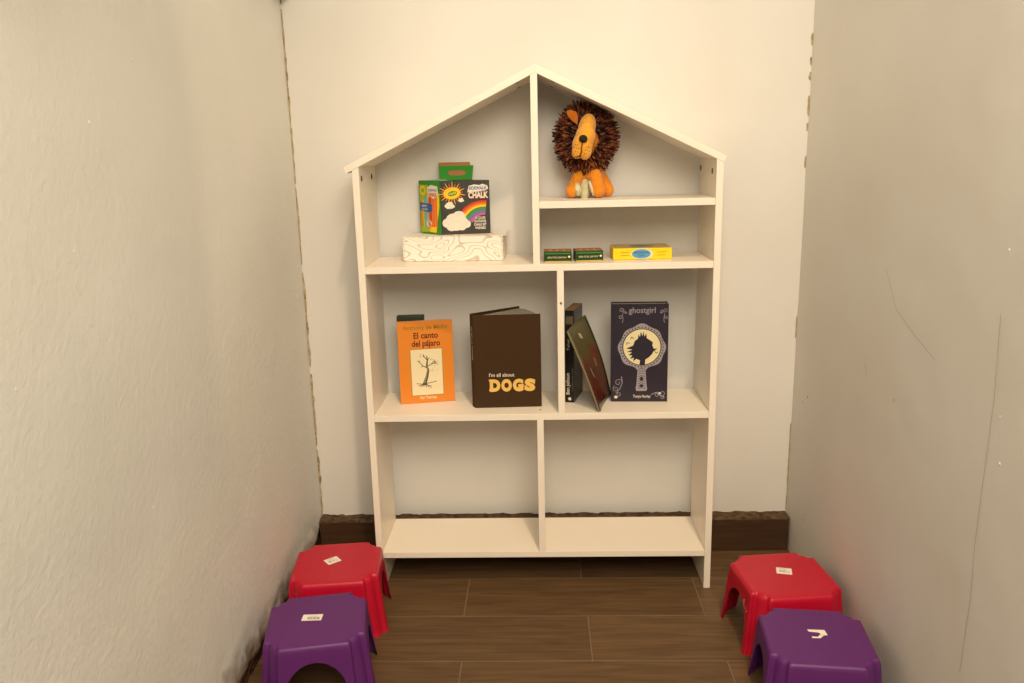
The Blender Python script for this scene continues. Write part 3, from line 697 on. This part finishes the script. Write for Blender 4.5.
# carry flap standing up from the top
mb = MB(); T4 = Matrix.Translation((-.004, .030, HB + .001)) @ Matrix.Rotation(math.radians(14), 4, 'Z') @ Matrix.Rotation(math.radians(-30), 4, 'X')
def holed(w0, w1, h, y0, y1, m, hole):
    out = [(0, 0), (w0, 0), (w1, h), (.002, h)]
    b = bmesh.new(); nn = 32
    hx, hz, ha, hb = hole
    ring = [(hx + ha * math.copysign(abs(math.cos(t)) ** .6, math.cos(t)), hz + hb * math.copysign(abs(math.sin(t)) ** .6, math.sin(t))) for t in [2 * math.pi * i / nn for i in range(nn)]]
    def outer(t):   # ray from the hole centre to the outline
        dx, dz = math.cos(t), math.sin(t); best = 9
        for (ax, az), (bx_, bz_) in zip(out, out[1:] + out[:1]):
            ex, ez = bx_ - ax, bz_ - az; den = dx * ez - dz * ex
            if abs(den) < 1e-9: continue
            r = ((ax - hx) * ez - (az - hz) * ex) / den; q = ((ax - hx) * dz - (az - hz) * dx) / den
            if r > 0 and -.001 <= q <= 1.001: best = min(best, r)
        return (hx + dx * best, hz + dz * best)
    angs = sorted([2 * math.pi * i / nn for i in range(nn)] + [math.atan2(z - hz, x - hx) % (2 * math.pi) for x, z in out])
    ins = [(hx + ha * math.copysign(abs(math.cos(t)) ** .6, math.cos(t)), hz + hb * math.copysign(abs(math.sin(t)) ** .6, math.sin(t))) for t in angs]; ous = [outer(t) for t in angs]
    L4 = [[b.verts.new((x, y, z)) for x, z in P_] for P_, y in ((ins, y0), (ous, y0), (ous, y1), (ins, y1))]
    k = len(angs)
    for q0_, q1_ in zip(L4, L4[1:] + L4[:1]):
        for i in range(k): b.faces.new((q0_[i], q0_[(i + 1) % k], q1_[(i + 1) % k], q1_[i]))
    mb.absorb(b, m, T4)
holed(.082, .090, .040, 0, .0006, green, (.046, .020, .022, .0075))
flap = mb.build('carry_flap', ob)
mb = MB(); mb.box((.002, .0010, 0), (.082, .0020, .050), card, 0, T4); mb.build('cardboard_lining', flap)
mb = MB(); mb.prism([(A.x + .002, A.y), (B.x - .002, B.y + .003), (.030, .012), (-.006, .058)], HB + .0002, HB + .0012, 'z', green); mb.prism([(-.022, .025), (-.002, .004), (.016, .008), (-.004, .030)], HB + .0014, HB + .0028, 'z', mat('silver_tape', s('b8bcae'), .3)); mb.build('top_flap', ob)

# ---------------------------------------------------------------- small boxes
dgr = mat('dark_green_print', s('16380f'), .4); ctop = mat('tan_box_top_print', s('b88a50'), .5) 
def crayon_box(x, y, rz, w, label, d=.058):
    ob = empty('crayon_box', (x, y, Z2 + EP), rz, label, 'box', 'small green boxes lying on the shelf under the lion')
    hh = .0245
    mb = MB(); mb.box((0, 0, 0), (w, d, hh), dgr, .0014); f = Face(mb, (0, 0, 0), (1, 0, 0), (0, 0, 1))
    f.rect(.002, .0002, w - .002, .0016, yel, 1); f.text('NON-TOXIC CRAYONS', w / 2 - .002, .0085, .0058, cream, 1, width=w * .68); f.ell(w - .006, .0118, .0028, .0026, cream, 1, 12)
    f.rect(.002, .0185, w - .002, .0205, grn2, 1)
    mb.build('box_body', ob)
    mb = MB(); g = Face(mb, (0.002, .003, hh), (1, 0, 0), (0, 1, 0)); g.rect(0, 0, w - .004, d - .006, card, 1)
    for i in range(7): g.rect(.003 + i * (w - .010) / 7, .006, .003 + (i + .7) * (w - .010) / 7, d - .018, (card, ctop, card, ctop, card, ctop, card)[i], 2)
    mb.build('printed_top', ob)
crayon_box(.0145, -.206, -1, .066, 'dark green crayon box next to the centre divider')
crayon_box(.089, -.203, 3, .067, 'dark green crayon box between its twin and the yellow box')
ob = empty('yellow_box', (.180, -.193, Z2 + EP), .5, 'flat bright yellow box with a blue oval on its side', 'box')
w, hh, d = .140, .027, .095
mb = MB(); mb.box((0, 0, 0), (w, d, hh), mat('bright_yellow_card', s('f4d014'), .4, .4), .0012); f = Face(mb, (0, 0, 0), (1, 0, 0), (0, 0, 1))
f.ell(.069, .0135, .0265, .0122, wp, 1); f.ell(.067, .0135, .0225, .0110, mat('sky_blue_print', s('5a98b8'), .4), 2); f.text('MODELING', .067, .0145, .0062, blu, 3, bold=.02, width=.034); f.text('CLAY', .067, .0075, .0062, blu, 3, bold=.02, width=.018)
og = mat('olive_small_print', s('a88c18'), .5)
for u0, u1 in ((.018, .038), (.104, .126)):
    for v_ in (.017, .010): f.line([(u0, v_), (u1, v_)], .0016, og, 1)
mb.build('box_body', ob)
mb = MB(); g = Face(mb, (.003, .004, hh), (1, 0, 0), (0, 1, 0)); g.rect(0, 0, w - .006, d - .008, mat('yellow_window_print', s('c8a848'), .3), 1); g.ell(w / 2, d * .45, .030, .022, mat('dull_blue_print', s('6c8c98'), .4), 2); mb.build('printed_top', ob)

# ---------------------------------------------------------------- crocheted lion
def yarn(name, c, c2, scale=230):
    m = mat(name, c, .9, .15, None, (90, c2, .5), sheen=.3); nt = m.node_tree; b = nt.nodes['Principled BSDF']
    v = nt.nodes.new('ShaderNodeTexVoronoi'); v.inputs['Scale'].default_value = scale; tc = [n for n in nt.nodes if n.type == 'TEX_COORD'][0]
    nt.links.new(tc.outputs['Object'], v.inputs['Vector']); bp = nt.nodes.new('ShaderNodeBump'); bp.inputs['Strength'].default_value = .7; bp.inputs['Distance'].default_value = .0015; bp.invert = True
    nt.links.new(v.outputs['Distance'], bp.inputs['Height']); nt.links.new(bp.outputs['Normal'], b.inputs['Normal']); return m
yo = yarn('orange_yarn', s('e08a1e'), s('c87214')); ym = yarn('muzzle_yarn', s('eea83a'), s('e09028')); yc = yarn('mint_cream_yarn', s('cfc9a2'), s('bdb58e')); yb = mat('black_yarn', s('15110f'), .8)
LX, LY = .120, -.130
lion = empty('crocheted_lion', (LX, LY, Z3 + EP), 0, 'crocheted lion toy with a shaggy brown mane, head tipped, on the top right shelf', 'toy')
def rem(mb, name, voxel, it=4):
    o = mb.build(name, lion); r = o.modifiers.new('join', 'REMESH'); r.mode = 'VOXEL'; r.voxel_size = voxel; r.use_smooth_shade = True
    sm = o.modifiers.new('soften', 'SMOOTH'); sm.factor = .5; sm.iterations = it; return o
mb = MB()
mb.ball((.012, .022, .062), (.034, .040, .036), yo)                       # trunk
mb.ball((.002, .000, .135), (.040, .030, .045), yo)                       # skull inside the mane
mb.tube([(.010, .006, .05), (.006, .0, .10)], [.026, .024], yo, 16)
def leg(top, mid_, foot, r0, r1): 
    mb.tube([top, mid_, foot], [r0, (r0 + r1) / 2, r1], yo, 16); mb.ball(foot, (r1, r1 * 1.05, r1), yo)
leg((-.012, -.004, .066), (-.024, -.004, .040), (-.036, -.006, .0160), .014, .0155)
leg((.018, -.014, .066), (.023, -.018, .040), (.028, -.022, .0160), .014, .0158)
leg((.036, .030, .052), (.046, .020, .032), (.052, .012, .0170), .015, .0165)
leg((-.010, .046, .050), (-.016, .050, .032), (-.020, .050, .0165), .015, .016)
rem(mb, 'body', .0022)
mb = MB(); mb.ball((-.004, .000, .026), (.014, .012, .034), yc); mb.build('belly_patch', lion)
mb = MB()
for a_, b_ in (((-.0245, -.0145, .036), (-.0215, -.016, .006)),): mb.tube([a_, ((a_[0] + b_[0]) / 2 + .003, a_[1] - .003, .02), b_], [.006, .0085, .006], yc, 10)
mb.tube([(.006, -.021, .040), (.012, -.026, .022), (.0165, -.028, .006)], [.003, .0045, .003], yc, 10); mb.build('inner_leg_patch', lion)
HM = Matrix.Translation((-.006, -.048, .143)) @ Matrix.Rotation(math.radians(14), 4, 'Y')
mb = MB()
mb.ball((0, 0, .020), (.0205, .028, .034), ym, HM); mb.ball((.001, -.002, .000), (.0235, .031, .034), ym, HM); mb.ball((-.001, -.003, -.018), (.0245, .030, .030), ym, HM)
mb.ball((-.009, -.010, -.036), (.0135, .019, .018), ym, HM); mb.ball((.010, -.010, -.034), (.0140, .019, .018), ym, HM)
rem(mb, 'muzzle', .0020, 5)
mb = MB(); mb.ball((-.004, -.0345, -.006), (.0100, .0065, .0088), yb, HM); mb.build('nose', lion)
mb = MB(); mb.tube([(HM @ Vector(p)) for p in ((-.004, -.0355, -.012), (-.003, -.0330, -.024), (-.001, -.0285, -.036), (-.001, -.022, -.048))], .0013, mat('brown_thread', s('5a2a14'), .8), 6)
mb.tube([(HM @ Vector(p)) for p in ((-.001, -.0250, -.043), (-.008, -.0235, -.050), (-.014, -.018, -.050))], .0011, mat('brown_thread', s('5a2a14'), .8), 6)
for sx_ in (-1, 1):
    for i, j in ((0, 0), (1, 0), (2, 0), (0, 1), (1, 1), (2, 1), (0, 2), (1, 2)):
        x_, z_ = sx_ * (.008 + i * .0048), -.022 - j * .0075; r2 = 1 - ((x_ - sx_ * .009) / .0165) ** 2 - ((z_ + .030) / .024) ** 2
        mb.ball((x_ - .001, -.0105 - .0195 * math.sqrt(max(.05, r2)), z_), (.0011, .0011, .0011), yb, HM, 1)
mb.build('mouth_stitching', lion)
def ear(cx, cz, rz, name='ear'):
    mb = MB(); T_ = Matrix.Translation((cx, -.046, cz)) @ Matrix.Rotation(math.radians(rz), 4, 'Y')
    pts = [(-.015, .016), (-.005, .019), (.009, .014), (.013, .002), (.011, -.016), (.000, -.008), (-.011, .004)]
    mb.prism(pts, -.004, .004, 'y', yarn('ear_yarn', s('c86e1c'), s('a85a14')), .0022, T_, True); return mb.build(name, lion)
ear(-.034, .186, 0)
# mane: hundreds of short yarn ends round the head
ymn = [mat('dark_brown_mane_yarn', s('442012'), .9, .1, sheen=.2), mat('red_brown_mane_yarn', s('6e3420'), .9, .1, sheen=.2), mat('chestnut_mane_yarn', s('96542a'), .9, .1, sheen=.2), mat('near_black_mane_yarn', s('2c1814'), .9, .1)]
mb = MB(); bm = mb.bm; ks = [mb.mi(m) for m in ymn]
mc = Vector((.000, .004, .141)); rx, ry, rz_ = .059, .040, .070
yl = HM.inverted()
cnt = 0
while cnt < 3000:
    v = Vector((random.gauss(0, 1), random.gauss(0, 1), random.gauss(0, 1))).normalized()
    if v.y < -.86: continue
    p = mc + Vector((v.x * rx, v.y * ry, v.z * rz_))
    if v.y < 0:     # keep the muzzle clear
        q = yl @ p
        if (q.x / .024) ** 2 + (q.z / .050) ** 2 < 1 and q.y < .05: continue
    dirn = (v + Vector((0, -.35 if v.y < .3 else .1, -.12)) + Vector([random.uniform(-.42, .42) for _ in range(3)])).normalized()
    ln = random.uniform(.012, .030); p = p - v * .008
    tip = p + dirn * (ln + .004)
    if abs(v.x) < .5 and v.y < -.3:
        q = yl @ tip
        if (q.x / .022) ** 2 + (q.z / .048) ** 2 < 1: continue
    # stay under the roof board, above the shelf and inside the compartment
    lim = roofz(tip.x + LX) - Z3 - .004
    if tip.z > lim: tip.z = lim - random.uniform(0, .002)
    if p.z > lim - .003: continue
    if tip.x + LX < .012: continue
    cnt += 1
    ax = dirn.cross(Vector((.3, .9, .2))).normalized(); ay = dirn.cross(ax); r0 = random.uniform(.0014, .0025); k = random.choices(ks, (4, 4, 3, 3))[0]
    midp = (p + tip) / 2 + ax * random.uniform(-.002, .002) + ay * random.uniform(-.002, .002) - Vector((0, 0, .001))
    if midp.z > lim - .002: midp.z = lim - .003
    rs = []
    for c_, r_ in ((p, r0 * .9), (midp, r0), (tip, r0 * .55)):
        rs.append([bm.verts.new(c_ + r_ * (math.cos(a) * ax + math.sin(a) * ay)) for a in (0, 1.57, 3.14, 4.71)])
    for a, b in zip(rs, rs[1:]):
        for i in range(4): f_ = bm.faces.new((a[i], a[(i + 1) % 4], b[(i + 1) % 4], b[i])); f_.material_index = k; f_.smooth = True
    f_ = bm.faces.new(rs[2]); f_.material_index = k
mb.ball(tuple(mc + Vector((0, .006, 0))), (rx * .93, ry * .93, rz_ * .9), ymn[0])
mane = mb.build('mane', lion)
